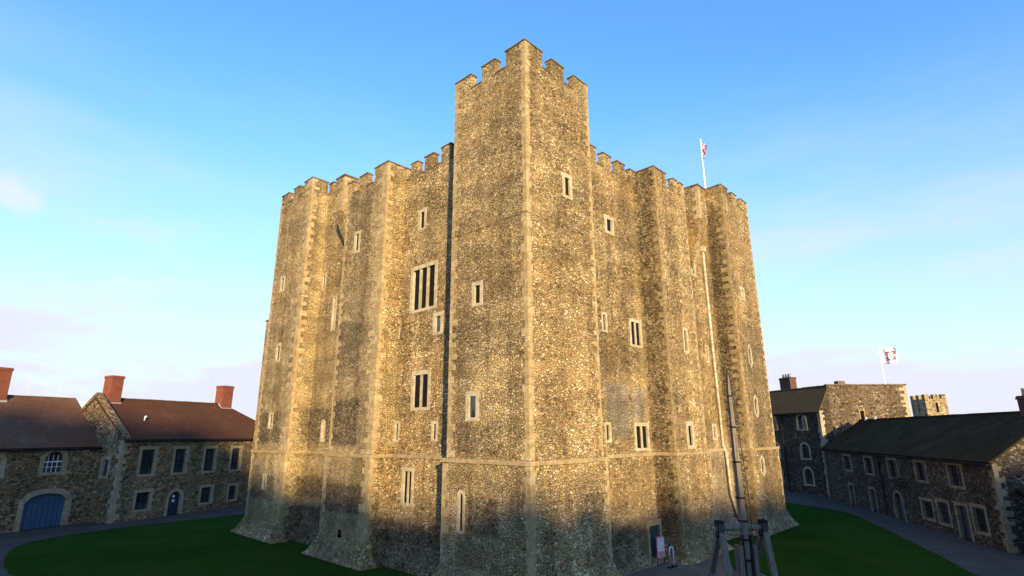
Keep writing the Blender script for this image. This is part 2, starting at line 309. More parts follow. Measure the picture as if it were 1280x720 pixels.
class Wall:
    """a vertical wall plane: u runs along du from origin o (2D), outside is to the right of du"""
    def __init__(s, o, du): s.o = Vector(o); s.d = Vector(du).normalized(); s.n = Vector((s.d.y, -s.d.x))
    def at(s, u, z, depth=0): p = s.o+s.d*u-s.n*depth; return Vector((p.x, p.y, z))
def loop(u0, u1, z0, z1, kind='rect', n=8):
    if kind == 'rect': return [(u0, z0), (u1, z0), (u1, z1), (u0, z1)]
    c = (u0+u1)/2; r = (u1-u0)/2; pts = [(u0, z0), (u1, z0)]
    if kind == 'round':
        for i in range(n+1): a = math.pi*i/n; pts.append((c+r*math.cos(a), z1-r+r*math.sin(a)))
    elif kind == 'segment':
        hh = r*.42
        for i in range(n+1): x = 1-2*i/n; pts.append((c+r*x, z1-hh+hh*(1-x*x)**.5 if abs(x) < 1 else z1-hh))
    elif kind == 'lozenge':
        e = (z1-z0)*.22
        return [(c, z0), (u1, z0+e), (u1, z1-e), (c, z1), (u0, z1-e), (u0, z0+e)]
    else:  # pointed
        hh = r*1.35
        for i in range(n+1):
            t = i/n
            if t <= .5: q = t*2; pts.append((u1-r*(1-math.cos(q*math.pi/2))**1.15, z1-hh+hh*math.sin(q*math.pi/2)))
            else: q = (1-t)*2; pts.append((u0+r*(1-math.cos(q*math.pi/2))**1.15, z1-hh+hh*math.sin(q*math.pi/2)))
    return pts
def face(mb, wl, u0, u1, z0, z1, holes=(), dep=.45, outline=None):
    """wall face with real openings and their reveals"""
    bm = mb.bm; edges = []; made = []
    for k_, lp in enumerate([outline or [(u0, z0), (u1, z0), (u1, z1), (u0, z1)]]+list(holes)):
        vs_ = [bm.verts.new(wl.at(u, z)) for u, z in lp]
        for i in range(len(vs_)): edges.append(bm.edges.new((vs_[i], vs_[(i+1) % len(vs_)])))
        if k_:
            bk = [bm.verts.new(wl.at(u, z, dep)) for u, z in lp]; made.append((vs_, bk))
    bmesh.ops.triangle_fill(bm, edges=edges, use_beauty=True, use_dissolve=False, normal=(wl.n.x, wl.n.y, 0))
    for a, b in made:
        for i in range(len(a)): j = (i+1) % len(a); bm.faces.new((a[i], a[j], b[j], b[i]))
keep_ref = {}
def window(parent, wl, u0, u1, z0, z1, jw, kind='rect', fill='void', mullions=0, bars=None, frame='dress', dep=.30, proud=.022, name='window', pane_name='pane', sill=False):
    """dressed stone surround (outer size given) with its pane; returns the loop of the hole"""
    zi = z0+(jw*.7 if name == 'window' else 0)
    if parent is keep_ref.get('k'): dep = min(dep, .24 if u1-u0 > 2 else .13); jw = min(jw, .27*(u1-u0))
    inner = loop(u0+jw, u1-jw, zi, z1-jw, kind); outer = loop(u0, u1, z0, z1, kind)
    mb = MB(); bm = mb.bm; n = len(inner)
    V = lambda lp, d: [bm.verts.new(wl.at(u, z, d)) for u, z in lp]
    of, ob, inf, inb = V(outer, -proud), V(outer, .06), V(inner, -proud), V(inner, dep*.8)
    for i in range(n):
        j = (i+1) % n
        for q in ((of[i], of[j], inf[j], inf[i]), (ob[i], ob[j], of[j], of[i]), (inf[i], inf[j], inb[j], inb[i])): bm.faces.new(q)
    hole = loop(u0+jw-.012, u1-jw+.012, zi-.012, z1-jw+.012, kind)
    W = u1-u0-2*jw
    for i in range(mullions):
        c = u0+jw+W*(i+1)/(mullions+1); mwid = min(.11, W*.09)
        a = wl.at(c-mwid, zi, .02); b = wl.at(c+mwid, zi, .02)
        mb.prism([a, b, wl.at(c+mwid*.6, zi, .14), wl.at(c-mwid*.6, zi, .14)], (0, 0, z1-jw-zi))
    if sill:
        mb.prism([wl.at(u0-.1, z0-.1, .1), wl.at(u1+.1, z0-.1, .1), wl.at(u1+.1, z0-.1, -.12), wl.at(u0-.1, z0-.1, -.12)], (0, 0, .13))
    f = mb.build(name, frame, parent)
    pb = MB(); pb.poly([wl.at(u, z, dep*.72) for u, z in inner]); pn = pb.build(pane_name, fill, f)
    if bars:
        nx, nz_, bm_ = bars; g = MB(); D = dep*.72-.03
        for i in range(1, nx): c = u0+jw+W*i/nx; g.prism([wl.at(c-.02, zi, D), wl.at(c+.02, zi, D), wl.at(c+.02, zi, D+.025), wl.at(c-.02, zi, D+.025)], (0, 0, (z1-jw-zi)*(.97 if kind == 'rect' else .84)))
        for i in range(1, nz_):
            z = zi+(z1-jw-zi)*i/nz_; t = .045 if i == nz_//2 else .02
            if kind != 'rect' and z > z1-jw-W*.35: continue
            g.prism([wl.at(u0+jw, z-t, D-.004), wl.at(u1-jw, z-t, D-.004), wl.at(u1-jw, z-t, D+.03), wl.at(u0+jw, z-t, D+.03)], (0, 0, 2*t))
        g.build('glazing_bars', bm_, f)
    return hole

def quoin_stack(mb, x, y, sx, sy, z0, z1, h=.34, ax=(.28, .5), by=(.28, .5), proud=.012):
    """alternating long and short corner stones; sx, sy point along the two walls away from the corner"""
    z = z0; i = 0
    while z < z1-.1:
        hh = min(h*rnd.uniform(.7, 1.35), z1-z); a, b = ax[i % 2], by[(i+1) % 2]
        a *= rnd.uniform(.75, 1.3); b *= rnd.uniform(.75, 1.3); p = proud*rnd.uniform(.2, 2); q = proud*rnd.uniform(.2, 2)
        xs = sorted((x-sx*p, x+sx*a)); ys = sorted((y-sy*q, y+sy*b))
        mb.box(xs[0], xs[1], ys[0], ys[1], z+.004, z+hh-.004); z += hh; i += 1

# ------------------------------------------------------------------ ground
def sheet(name, pts, z, mat):
    mb = MB(); bm = mb.bm
    vs_ = [bm.verts.new((x, y, z)) for x, y in pts]
    ed = [bm.edges.new((vs_[i], vs_[(i+1) % len(vs_)])) for i in range(len(vs_))]
    bmesh.ops.triangle_fill(bm, edges=ed, use_beauty=True, normal=(0, 0, 1))
    o = mb.build(name, mat)
    if o.data.polygons[0].normal.z < 0: o.data.flip_normals()
    return struct(o)
sheet('courtyard_ground', [(-900, -900), (1200, -900), (1200, 1200), (-900, 1200)], GZ, 'tarmac')
def smooth_poly(p, n=5):
    o = []
    for i in range(len(p)):
        a, b, c, d = (Vector(p[(i+j) % len(p)]) for j in (-1, 0, 1, 2))
        for q in range(n):
            t = q/n; o.append(tuple(.5*((2*b)+(c-a)*t+(2*a-5*b+4*c-d)*t*t+(3*b-a-3*c+d)*t**3)))
    return o
def lawn(name, pts):
    sp_ = smooth_poly(pts, 40); sp_ = [(x+rnd.uniform(-.07, .07), y+rnd.uniform(-.07, .07)) for x, y in sp_]
    o = sheet(name, sp_, GZ+.035, 'grass')
    mb = MB()
    for i in range(len(sp_)):   # cut turf edge
        a, b = sp_[i], sp_[(i+1) % len(sp_)]
        mb.poly([(a[0], a[1], GZ-.02), (b[0], b[1], GZ-.02), (b[0], b[1], GZ+.035), (a[0], a[1], GZ+.035)])
    e = mb.build('turf_edge', 'gravel'); e['kind'] = 'structure'
    return o
lawn('lawn', [(-14.2, 25), (-14.0, 31.5), (-12.2, 37.0), (-7.0, 39.4), (-2, 39.9), (2.3, 40.1), (8, 40.6), (14, 40), (16, 34), (8, 29), (3, 20), (2.5, 10), (1, 2), (-2.5, -2), (-9, 1), (-13, 12)])
lawn('lawn', [(16.5, -1.0), (22, 2.5), (32, 2.5), (38, 6), (46, 7), (46.5, 4.5), (42.7, -1.4), (36.5, -5.2), (30, -8.5), (25, -11), (20.8, -12.9), (12, -17), (6, -17.5), (2, -14), (5, -9), (10, -5.5)])
sheet('gravel_apron', [(4, -3.5), (8, -4.4), (13, -3.2), (17, -1.4), (22, .4), (20, 2.5), (6, 2.5)], GZ+.012, 'gravel')

# ------------------------------------------------------------------ the keep
H, T, SC, WX, WY, D = 28.95, 5.78, 6.6, 31.26, 30.0, 1.54
keep = thing('castle_keep', 'massive square stone castle keep with battlemented corner turrets standing on the lawn', 'castle', (0, 0, 0))
keep_ref['k'] = keep
LOW = .14
def shaft(name, x0, x1, y0, y1, ztop, fronts, mer=None, strings=(SC,), plinth=True, mat='rubble', quoins=()):
    """rectangular masonry block; fronts maps face ('x-' or 'y-') to holes as (loop, stage)"""
    mb = MB(); jz = rnd.uniform(-.006, .006)
    def ring(e): return [(x0-e, y0-e), (x1+e, y0-e), (x1+e, y1+e), (x0-e, y1+e)]
    names = ('y-', 'x+', 'y+', 'x-')
    for stage, e, za, zb in (('low', LOW, -.3 if not plinth else 1.7, SC+jz), ('up', 0, SC+jz, ztop+jz)):
        rg = ring(e)
        for i, nm in enumerate(names):
            a, b = Vector(rg[i]), Vector(rg[(i+1) % 4]); wl = Wall(a, b-a); hs_ = [h for h, st in fronts.get(nm, []) if st == stage]
            if nm == 'x-': hs_ = [[((y1+e)-q[0], q[1]) for q in lp] for lp in hs_]
            else: hs_ = [[(q[0]-(x0-e), q[1]) for q in lp] for lp in hs_]
            face(mb, wl, 0, (b-a).length, za, zb, hs_)
    rg = ring(0); mb.poly([(x, y, ztop+jz) for x, y in rg])
    for rr, zz in ((LOW, SC+jz),): 
        a, b = ring(rr), ring(0)
        for i in range(4): j = (i+1) % 4; mb.poly([(*a[i], zz), (*a[j], zz), (*b[j], zz), (*b[i], zz)])
    if plinth:
        prof = [(1.7, .17), (1.25, .34), (.85, .58), (.4, .98)]
        pr_ = [(LOW, 1.7)]+[(e, z) for z, e in prof]
        for (e0, za), (e1, zb) in zip(pr_, pr_[1:]):
            a, b = ring(e0), ring(e1)
            for i in range(4): j = (i+1) % 4; mb.poly([(*a[i], za+jz), (*a[j], za+jz), (*b[j], zb+jz), (*b[i], zb+jz)])
    o = mb.build(name, mat, keep)
    for z in strings:
        sb = MB()
        e, hh, pz = (LOW, .12, .07) if z == SC else (0, .04, .025)
        a, b = ring(e+pz), z+jz
        sb.box(a[0][0], a[2][0], a[0][1], a[2][1], b-hh, b+hh*.7); sb.build('string_course', 'string' if z == SC else mat, o)
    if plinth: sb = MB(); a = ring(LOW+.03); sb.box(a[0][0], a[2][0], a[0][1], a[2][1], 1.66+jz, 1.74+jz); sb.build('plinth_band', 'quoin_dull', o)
    if mer:
        zc, zt, th, k_ = mer['zc'], mer['zt'], .42, .05
        for fc in ('x-', 'y-', 'x+', 'y+'):
            ms = mer.get(fc, [])
            for q, (a, b) in enumerate(ms):
                tp = zt+rnd.uniform(-.035, .035); a += rnd.uniform(-.03, .03) if 0 < q else .004
                if fc in ('y-', 'y+') and a < x0+th+.01 and (x0, x0+.01) and fc == 'y-' and mer.get('x-'): a = max(a, x0+.008)
                c_ = {'x-': (x0+.004, x0+th, a, b), 'x+': (x1-th, x1-.004, a, b), 'y-': (a, b, y0+.006, y0+th+.01), 'y+': (a, b, y1-th, y1-.006)}[fc]
                ms_ = MB(); ms_.box(*c_, zc-.1, tp); mo = ms_.build('merlon', mat, keep)
                cs = MB(); dz = .004 if fc[0] == 'y' else 0; cs.box(c_[0]-k_, c_[1]+k_, c_[2]-k_, c_[3]+k_, tp+dz, tp+.085+dz); cs.build('coping', 'coping', mo)
            for (a, b), (c_, d_) in zip(ms, ms[1:]):
                if fc not in ('x-', 'y-') or c_-b < .2: continue
                sl_ = MB(); bx = (x0-.04, x0+th, b+.03, c_-.034) if fc == 'x-' else (b+.03, c_-.034, y0-.04, y0+th)
                sl_.box(*bx, zc+jz-.02, zc+jz+.06); sl_.build('crenel_sill', 'coping', o)
    if quoins:
        for (cx_, cy_, sx, sy, ax, by) in quoins:
            for e, za, zb in ((LOW, 1.75, SC-.14), (0, SC+.1, (mer['zt']-.02) if mer else ztop-.05)):
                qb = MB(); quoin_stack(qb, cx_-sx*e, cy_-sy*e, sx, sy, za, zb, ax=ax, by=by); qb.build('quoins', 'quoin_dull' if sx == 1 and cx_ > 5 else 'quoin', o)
    return o
LF = {k_: Wall((x, 0), (0, -1)) for k_, x in (('f', 0), ('fl', -LOW), ('r', D), ('rl', D-LOW))}   # left face walls, u = -y
RF = {k_: Wall((0, y), (1, 0)) for k_, y in (('f', 0), ('fl', -LOW), ('r', D), ('rl', D-LOW))}    # right face walls, u = x
def wl_left(pl, y0, y1, z0, z1, jw, **kw):
    h = window(keep, LF[pl], -y1, -y0, z0, z1, jw, **kw); return ([(-u, z) for u, z in h], 'low' if 'l' in pl else 'up')
def wl_right(pl, x0, x1, z0, z1, jw, **kw):
    return (window(keep, RF[pl], x0, x1, z0, z1, jw, **kw), 'low' if 'l' in pl else 'up')
GL = dict(fill='glass')
TM = lambda a: [(a, a+1.45), (a+2.3, a+3.4), (a+4.35, a+5.76)]
zt_m = dict(zc=27.9, zt=28.87)
# near corner turret
nt_l = [wl_left('f', 3.17, 4.02, 14.4, 15.75, .22), wl_left('f', 3.36, 4.38, 8.5, 9.98, .25, **GL),
        wl_left('fl', 4.16, 4.74, 3.2, 5.2, .17, kind='round')]
nt_r = [wl_right('f', 2.98, 3.87, 20.5, 22.0, .25)]
shaft('corner_turret', 0, T, 0, T, 27.9, {'x-': nt_l, 'y-': nt_r}, dict(zt_m, **{'x-': TM(.02), 'y-': TM(.02), 'x+': TM(.02), 'y+': TM(.02)}), (SC, 18.75),
      quoins=[(0, 0, 1, 1, (.28, .36), (.24, .34)), (0, T, 1, -1, (.3, .3), (.25, .5)), (T, 0, -1, 1, (.15, .35), (.3, .3))])
# far left turret
ftl = [wl_left('f', 27.6, 28.5, 19.55, 21.0, .25), wl_left('f', 27.0, 27.95, 13.55, 15.1, .25), wl_left('f', 27.1, 27.95, 8.3, 9.6, .22), wl_left('fl', 26.85, 27.6, 3.8, 4.95, .2)]
shaft('corner_turret', 0, T, WY-T, WY, 27.9, {'x-': ftl}, dict(zt_m, **{'x-': TM(WY-T), 'y-': TM(0), 'y+': TM(0), 'x+': TM(WY-T)}), (SC, 18.75),
      quoins=[(0, WY-T, 1, 1, (.2, .55), (.5, .9)), (0, WY, 1, -1, (.3, .3), (.2, .45))])
# far right turret
ftr = [wl_right('f', 27.3, 28.2, 18.8, 20.0, .27, fill='quoin'), wl_right('f', 27.4, 28.2, 13.0, 15.1, .17, kind='lozenge'), wl_right('f', 27.4, 28.3, 8.95, 10.9, .19, kind='lozenge'), wl_right('fl', 26.95, 27.85, 4.45, 6.15, .19, kind='lozenge')]
X2 = WX-T
shaft('corner_turret', X2, WX, 0, T, 27.9, {'y-': ftr}, dict(zt_m, **{'y-': TM(X2), 'x-': TM(0), 'x+': TM(0), 'y+': TM(X2)}), (SC, 18.75),
      quoins=[(X2, 0, 1, 1, (.1, .28), (.2, .6)), (WX, 0, -1, 1, (.12, .4), (.3, .3))])
shaft('corner_turret', X2, WX, WY-T, WY, 27.9, {}, dict(zt_m, **{'y-': TM(X2), 'x-': TM(WY-T), 'x+': TM(WY-T), 'y+': TM(X2)}))
# curtain between the turrets
cl = [wl_left('r', 10.3, 11.2, 20.95, 22.5, .24), wl_left('r', 8.95, 11.75, 15.4, 18.55, .27, mullions=2, dep=.4), wl_left('r', 8.27, 9.24, 13.7, 15.1, .25, **GL),
      wl_left('r', 9.3, 11.2, 9.25, 11.65, .26, mullions=1, dep=.4), wl_left('r', 12.25, 12.85, 7.4, 8.65, .19), wl_left('r', 8.5, 9.1, 7.45, 8.6, .19), wl_left('rl', 10.4, 11.6, 3.8, 5.95, .22, mullions=1, dep=.35),
      wl_left('r', 12.74, 13.1, 13.9, 14.7, .1), wl_left('r', 21.35, 22.0, 15.6, 18.4, .14, fill='quoin', dep=.12), wl_left('r', 23.4, 24.1, 19.2, 20.65, .22), wl_left('r', 21.6, 22.25, 7.3, 8.95, .2, kind='round', fill='quoin', dep=.15)]
DOOR = (11.45, 12.6)
crr = [wl_right('r', 8.45, 9.05, 13.85, 15.1, .17), wl_right('r', 9.3, 10.4, 20.5, 21.8, .28), wl_right('r', 11.6, 13.1, 13.3, 15.15, .2, mullions=1, dep=.35), wl_right('r', 8.25, 8.9, 7.35, 8.5, .17, bars=(1, 6, 'iron')),
       wl_right('r', 11.45, 13.2, 6.8, 8.5, .22, mullions=1, dep=.35), wl_right('r', 21.45, 22.3, 20.1, 21.6, .23), wl_right('r', 22.65, 23.25, 13.2, 14.6, .18), wl_right('r', 22.6, 23.4, 7.3, 8.5, .26)]
RM = [(a, a+.95) for a in (5.85, 7.75, 9.55, 11.3, 12.95)]
LM = [(5.8+.4, 7.15), (8.02, 8.95), (9.75, 10.75), (11.55, 12.3), (13.0, 13.3)]
core = shaft('curtain_wall', D, WX-D, D, WY-D, 25.25, {'x-': cl, 'y-': crr}, dict(zc=25.25, zt=26.3, **{'x-': LM, 'y-': RM, 'x+': [(a, a+1) for a in range(6, 24, 2)], 'y+': [(a, a+1) for a in range(6, 25, 2)]}), (SC,))
ub = MB(); ub.box(T+.05, 13.55, D-.05, D+.3, 18.5, 18.62); ub.build('upper_string', 'rubble', core)
# raised wall stubs beside the far turrets
for bx in ((D+.006, 6, 20.1, WY-T-.01, 25, 27.9), (22.3, X2-.01, D+.006, 6, 25, 27.9)):
    sb = MB(); sb.box(*bx); sb.build('turret_shoulder', 'rubble', keep)
for bx in ((D, D+.5, 21.9, 22.9, 27.9, 28.7), (D, D+.5, 23.5, WY-T-.01, 27.9, 28.72), (23.8, X2-.01, D, D+.5, 27.9, 28.7)):
    sb = MB(); sb.box(*bx); so_ = sb.build('merlon', 'rubble', keep)
    sb = MB(); sb.box(bx[0]-.05, bx[1]+.05, bx[2]-.05, bx[3]+.05, bx[5], bx[5]+.085); sb.build('coping', 'coping', so_)
# middle buttresses
mbl = [wl_left('f', 15.85, 16.7, 20.3, 21.95, .24)]
nic = wl_left('fl', 15.3, 16.05, .95, 2.35, .1, kind='pointed', frame='quoin', dep=.5)
b1 = shaft('mid_buttress', 0, 3, 12.85, 18.05, 25.2, {'x-': mbl+[nic]}, dict(zc=25.2, zt=26.2, **{'x-': [(13.36, 14.5), (15.5, 16.5), (17.4, 18.04)], 'y-': [(.01, 2.2)]}), (SC,), quoins=[(0, 12.85, 1, 1, (.2, .5), (.55, .95)), (0, 18.05, 1, -1, (.3, .3), (.2, .4))])
mbr = [wl_right('f', 15.9, 16.65, 13.15, 14.9, .2), wl_right('f', 15.25, 16.35, 6.85, 8.6, .32)]
shaft('mid_buttress', 13.6, 18.05, 0, 3, 25.2, {'y-': mbr}, dict(zc=25.2, zt=26.25, **{'y-': [(13.61, 15.35), (16.4, 17.05), (17.5, 18.04)], 'x-': [(.01, 2.2)]}), (SC,), quoins=[(13.6, 0, 1, 1, (.1, .24), (.12, .36)), (18.05, 0, -1, 1, (.1, .35), (.3, .3))])
# corbelled shafts high on the wall
for sw in (0, 1):
    mb = MB(); f = (lambda a, b, z: (b, a, z)) if sw else (lambda a, b, z: (a, b, z))
    q0, q1 = (20.75, 22.15) if sw else (18.85, 20.1)
    pts = [(.05, q0), (2, q0), (2, q1), (.05, q1)]
    mb.prism([f(a, b, 24.4) for a, b in pts], (0, 0, 2.85))
    tip = f(1.5, (q0+q1)/2, 20.6); bs = [f(a, b, 24.4) for a, b in pts]
    for i in range(4): mb.poly([bs[i], bs[(i+1) % 4], tip])
    o = mb.build('corbelled_shaft', 'rubble', keep)
    cb = MB(); a_, b_ = f(-.02, q0-.07, 27.25), f(2.05, q1+.07, 27.35)
    cb.box(min(a_[0], b_[0]), max(a_[0], b_[0]), min(a_[1], b_[1]), max(a_[1], b_[1]), 27.25, 27.35); cb.build('coping', 'coping', o)
    qb = MB(); quoin_stack(qb, *((q0, .05) if sw else (.05, q0)), 1, 1, 24.4, 27.2, ax=(.3, .5), by=(.3, .6)); qb.build('quoins', 'quoin', o)
# lower forebuilding showing beyond the far left corner
fb = MB(); fb.box(.35, 9, WY-.5, WY+1.35, .2, 17.5); fo = fb.build('forebuilding', 'rubble', keep)
cb = MB(); cb.box(.28, 9, WY-.4, WY+1.42, 17.5, 17.62); cb.build('coping', 'coping', fo)
# lead roof deck behind the parapets with its flag staff base
rb = MB(); rb.box(T+.5, X2-.5, T+.5, WY-T-.5, 25.3, 27.0); rb.build('roof', 'lead', keep)
# door with a lintel in the right hand wall
dw = RF['rl']
dfr = MB()
for a, b, z0, z1 in ((DOOR[0]-.25, DOOR[0], .4, 2.55), (DOOR[1], DOOR[1]+.25, .4, 2.55), (DOOR[0]-.25, DOOR[1]+.25, 2.55, 2.85)):
    dfr.prism([dw.at(a, z0, .1), dw.at(b, z0, .1), dw.at(b, z0, -.5), dw.at(a, z0, -.5)], (0, 0, z1-z0-.004))
do = dfr.build('door_frame', 'string', keep)
dl = MB()
for i in range(6):
    a = DOOR[0]+(DOOR[1]-DOOR[0])*i/6; dl.prism([dw.at(a+.008, .45, -.42), dw.at(a+(DOOR[1]-DOOR[0])/6-.008, .45, -.42), dw.at(a+(DOOR[1]-DOOR[0])/6-.008, .45, -.36), dw.at(a+.008, .45, -.36)], (0, 0, 2.09))
dl.build('door', 'teal', do)
# rainwater pipe
pb = MB(); yy = D-.1
pb.tube([(23.8, yy, 22.6), (23.85, yy, 15), (23.95, yy, 9.5), (24.0, yy-.02, 6.9), (24.0, yy-.22, 6.4), (24.05, yy-.22, 3.4), (24.9, yy-.25, 1.6)], .12)
po = pb.build('drainpipe', 'pipe', keep, True)
hb = MB(); hb.prism([(23.6, yy-.2, 22.6), (24.0, yy-.2, 22.6), (24.0, yy+.12, 22.6), (23.6, yy+.12, 22.6)], (0, 0, .38)); hb.box(23.55, 24.05, yy-.25, yy+.12, 22.98, 23.06); hb.build('hopper', 'pipe', po)
rb = MB()
for z in (20, 17.5, 15, 12.5, 10, 7.5): rb.box(23.72, 24.08, yy-.11, yy+.09, z, z+.08)
rb.build('pipe_bracket', 'string', po)

# sign and hoop by the door
sg = thing('sign_board', 'pink and white upright notice board beside the keep door', 'sign', (11.95, .55, GZ), R(-12))
mb = MB(); mb.box(-.33, .33, -.02, .02, .35, 1.5); bd = mb.build('board', plain('pink board', (.55, .22, .21), .6, .3, .1), sg)
mb = MB(); mb.box(-.27, .27, -.026, -.0205, .7, 1.42); mb.build('panel', plain('pale panel', (.66, .52, .48), .6, .3, .2, 8), bd)
for s_ in (-.28, .28): mb = MB(); mb.tube([(s_, .04, 0), (s_, .04, 1.45)], .025); mb.build('post', 'iron', sg)
hp = thing('hoop_barrier', 'slim white metal hoop standing in front of the keep door', 'barrier', (11.7, -.25, GZ+.03))
mb = MB(); mb.tube([(-.22, 0, 0)]+[(-.22*math.cos(math.pi*i/8), 0, .85+.2*math.sin(math.pi*i/8)) for i in range(9)]+[(.22, 0, 0)], .03); mb.build('hoop', 'white', hp, True)
mb = MB(); mb.box(-.35, .35, -.14, .14, -.01, .035); mb.build('base_plate', 'iron', hp)

# ------------------------------------------------------------------ flags
kf = thing('flagpole', 'white flagpole on the keep roof with a furled union flag', 'flagpole')
kx, ky = 29.35, 2.97
kf.location = (kx, ky, 27.95)
mb = MB(); mb.tube([(0, 0, 0), (0, 0, 3), (0, 0, 8.0)], [.09, .08, .05]); mb.build('pole', 'white', kf, True)
mb = MB(); mb.tube([(0, 0, 7.98), (0, 0, 8.06), (0, 0, 8.16)], [.05, .1, .03]); mb.build('finial', 'white', kf, True)
def flag_mat(kind):
    k = NB(kind, .8, .1); uv = k.N.new('ShaderNodeUVMap').outputs[0]; q = k.sep(uv); u, v = q[0], q[1]
    band = lambda x, c, h: k.math('LESS_THAN', k.math('ABSOLUTE', k.math('SUBTRACT', x, c)), h)
    AND = lambda a, b: k.math('MULTIPLY', a, b); OR = lambda a, b: k.math('MAXIMUM', a, b)
    if kind == 'union flag cloth':
        c = k.mix(OR(band(u, v, .14), band(k.math('ADD', u, v), 1, .14)), (.02, .035, .17), (.7, .7, .7))
        c = k.mix(OR(band(u, v, .05), band(k.math('ADD', u, v), 1, .05)), c, (.5, .02, .035))
        c = k.mix(OR(band(u, .5, .15), band(v, .5, .2)), c, (.7, .7, .7)); c = k.mix(OR(band(u, .5, .08), band(v, .5, .11)), c, (.5, .02, .035))
    else:
        c = (.8, .78, .78)
    k.color(c); return k.m
def cloth(fn, nu=24, nv=14, name='flag', mat=None, parent=None):
    bm = bmesh.new(); uvl = bm.loops.layers.uv.new('UVMap')
    G = [[bm.verts.new(fn(i/nu, j/nv)) for j in range(nv+1)] for i in range(nu+1)]
    for i in range(nu):
        for j in range(nv):
            f = bm.faces.new((G[i][j], G[i+1][j], G[i+1][j+1], G[i][j+1])); f.smooth = True
            for lo, (a, b) in zip(f.loops, ((i, j), (i+1, j), (i+1, j+1), (i, j+1))): lo[uvl].uv = (a/nu, b/nv)
    me = bpy.data.meshes.new(name); bm.to_mesh(me); bm.free(); me.materials.append(mat); o = bpy.data.objects.new(name, me); COL.objects.link(o); o.parent = parent
    sm = o.modifiers.new('thickness', 'SOLIDIFY'); sm.thickness = .012
    return o
def furled(u, v):
    r = .07+.62*u*(.35+.65*v)*math.exp(-1.1*(1-v)*u); a = R(-42)+.55*math.sin(u*9+v*2)
    return (math.cos(a)*r, math.sin(a)*r, 6.15+1.65*v-.5*u*(1-v*.3))
cloth(furled, mat=flag_mat('union flag cloth'), parent=kf)
wf = thing('flagpole', 'slender pole above the brown stone block flying a white flag with a red square emblem', 'flagpole', (79.35, -.36, GZ))
mb = MB(); mb.tube([(0, 0, 0), (0, 0, 10), (0, 0, 20.0)], [.09, .07, .035], 8); mb.build('pole', 'white', wf, True)
FD = Vector((.12, -.99, 0))                      # the flag flies to the right
def wfl(u, v):
    s_ = u*2.1; p = FD*s_+Vector((.99, .12, 0))*(.26*math.sin(u*8+v*1.5)*(.3+u)); return (p.x, p.y, 17.4+2.3*v-.35*u-.14*math.sin(u*5))
wflag = cloth(wfl, mat=flag_mat('white flag cloth'), parent=wf)
mb = MB()                                        # red castle-like square: a ring with bites in its sides
for side in (-1, 1):
    for (a, b, c_, d_) in ((.38, .48, .2, .78), (.80, .90, .2, .78), (.38, .90, .2, .30), (.38, .90, .68, .78)):
        nn = 5
        cells = []
        for i in range(nn):
            for j in range(nn):
                u_, v_ = a+(b-a)*(i+.5)/nn, c_+(d_-c_)*(j+.5)/nn
                if (abs(u_-.64) < .05 and (v_ < .26 or v_ > .72)) or (abs(v_-.49) < .07 and (u_ < .44 or u_ > .84)): continue
                qs = [(a+(b-a)*(i+p_)/nn, c_+(d_-c_)*(j+q_)/nn) for p_, q_ in ((0, 0), (1, 0), (1, 1), (0, 1))]
                mb.poly([Vector(wfl(*q_))+Vector((.99, .12, 0))*side*.028 for q_ in qs])
mb.build('emblem', plain('red emblem', (.55, .03, .05), .8, .1, .1), wflag)

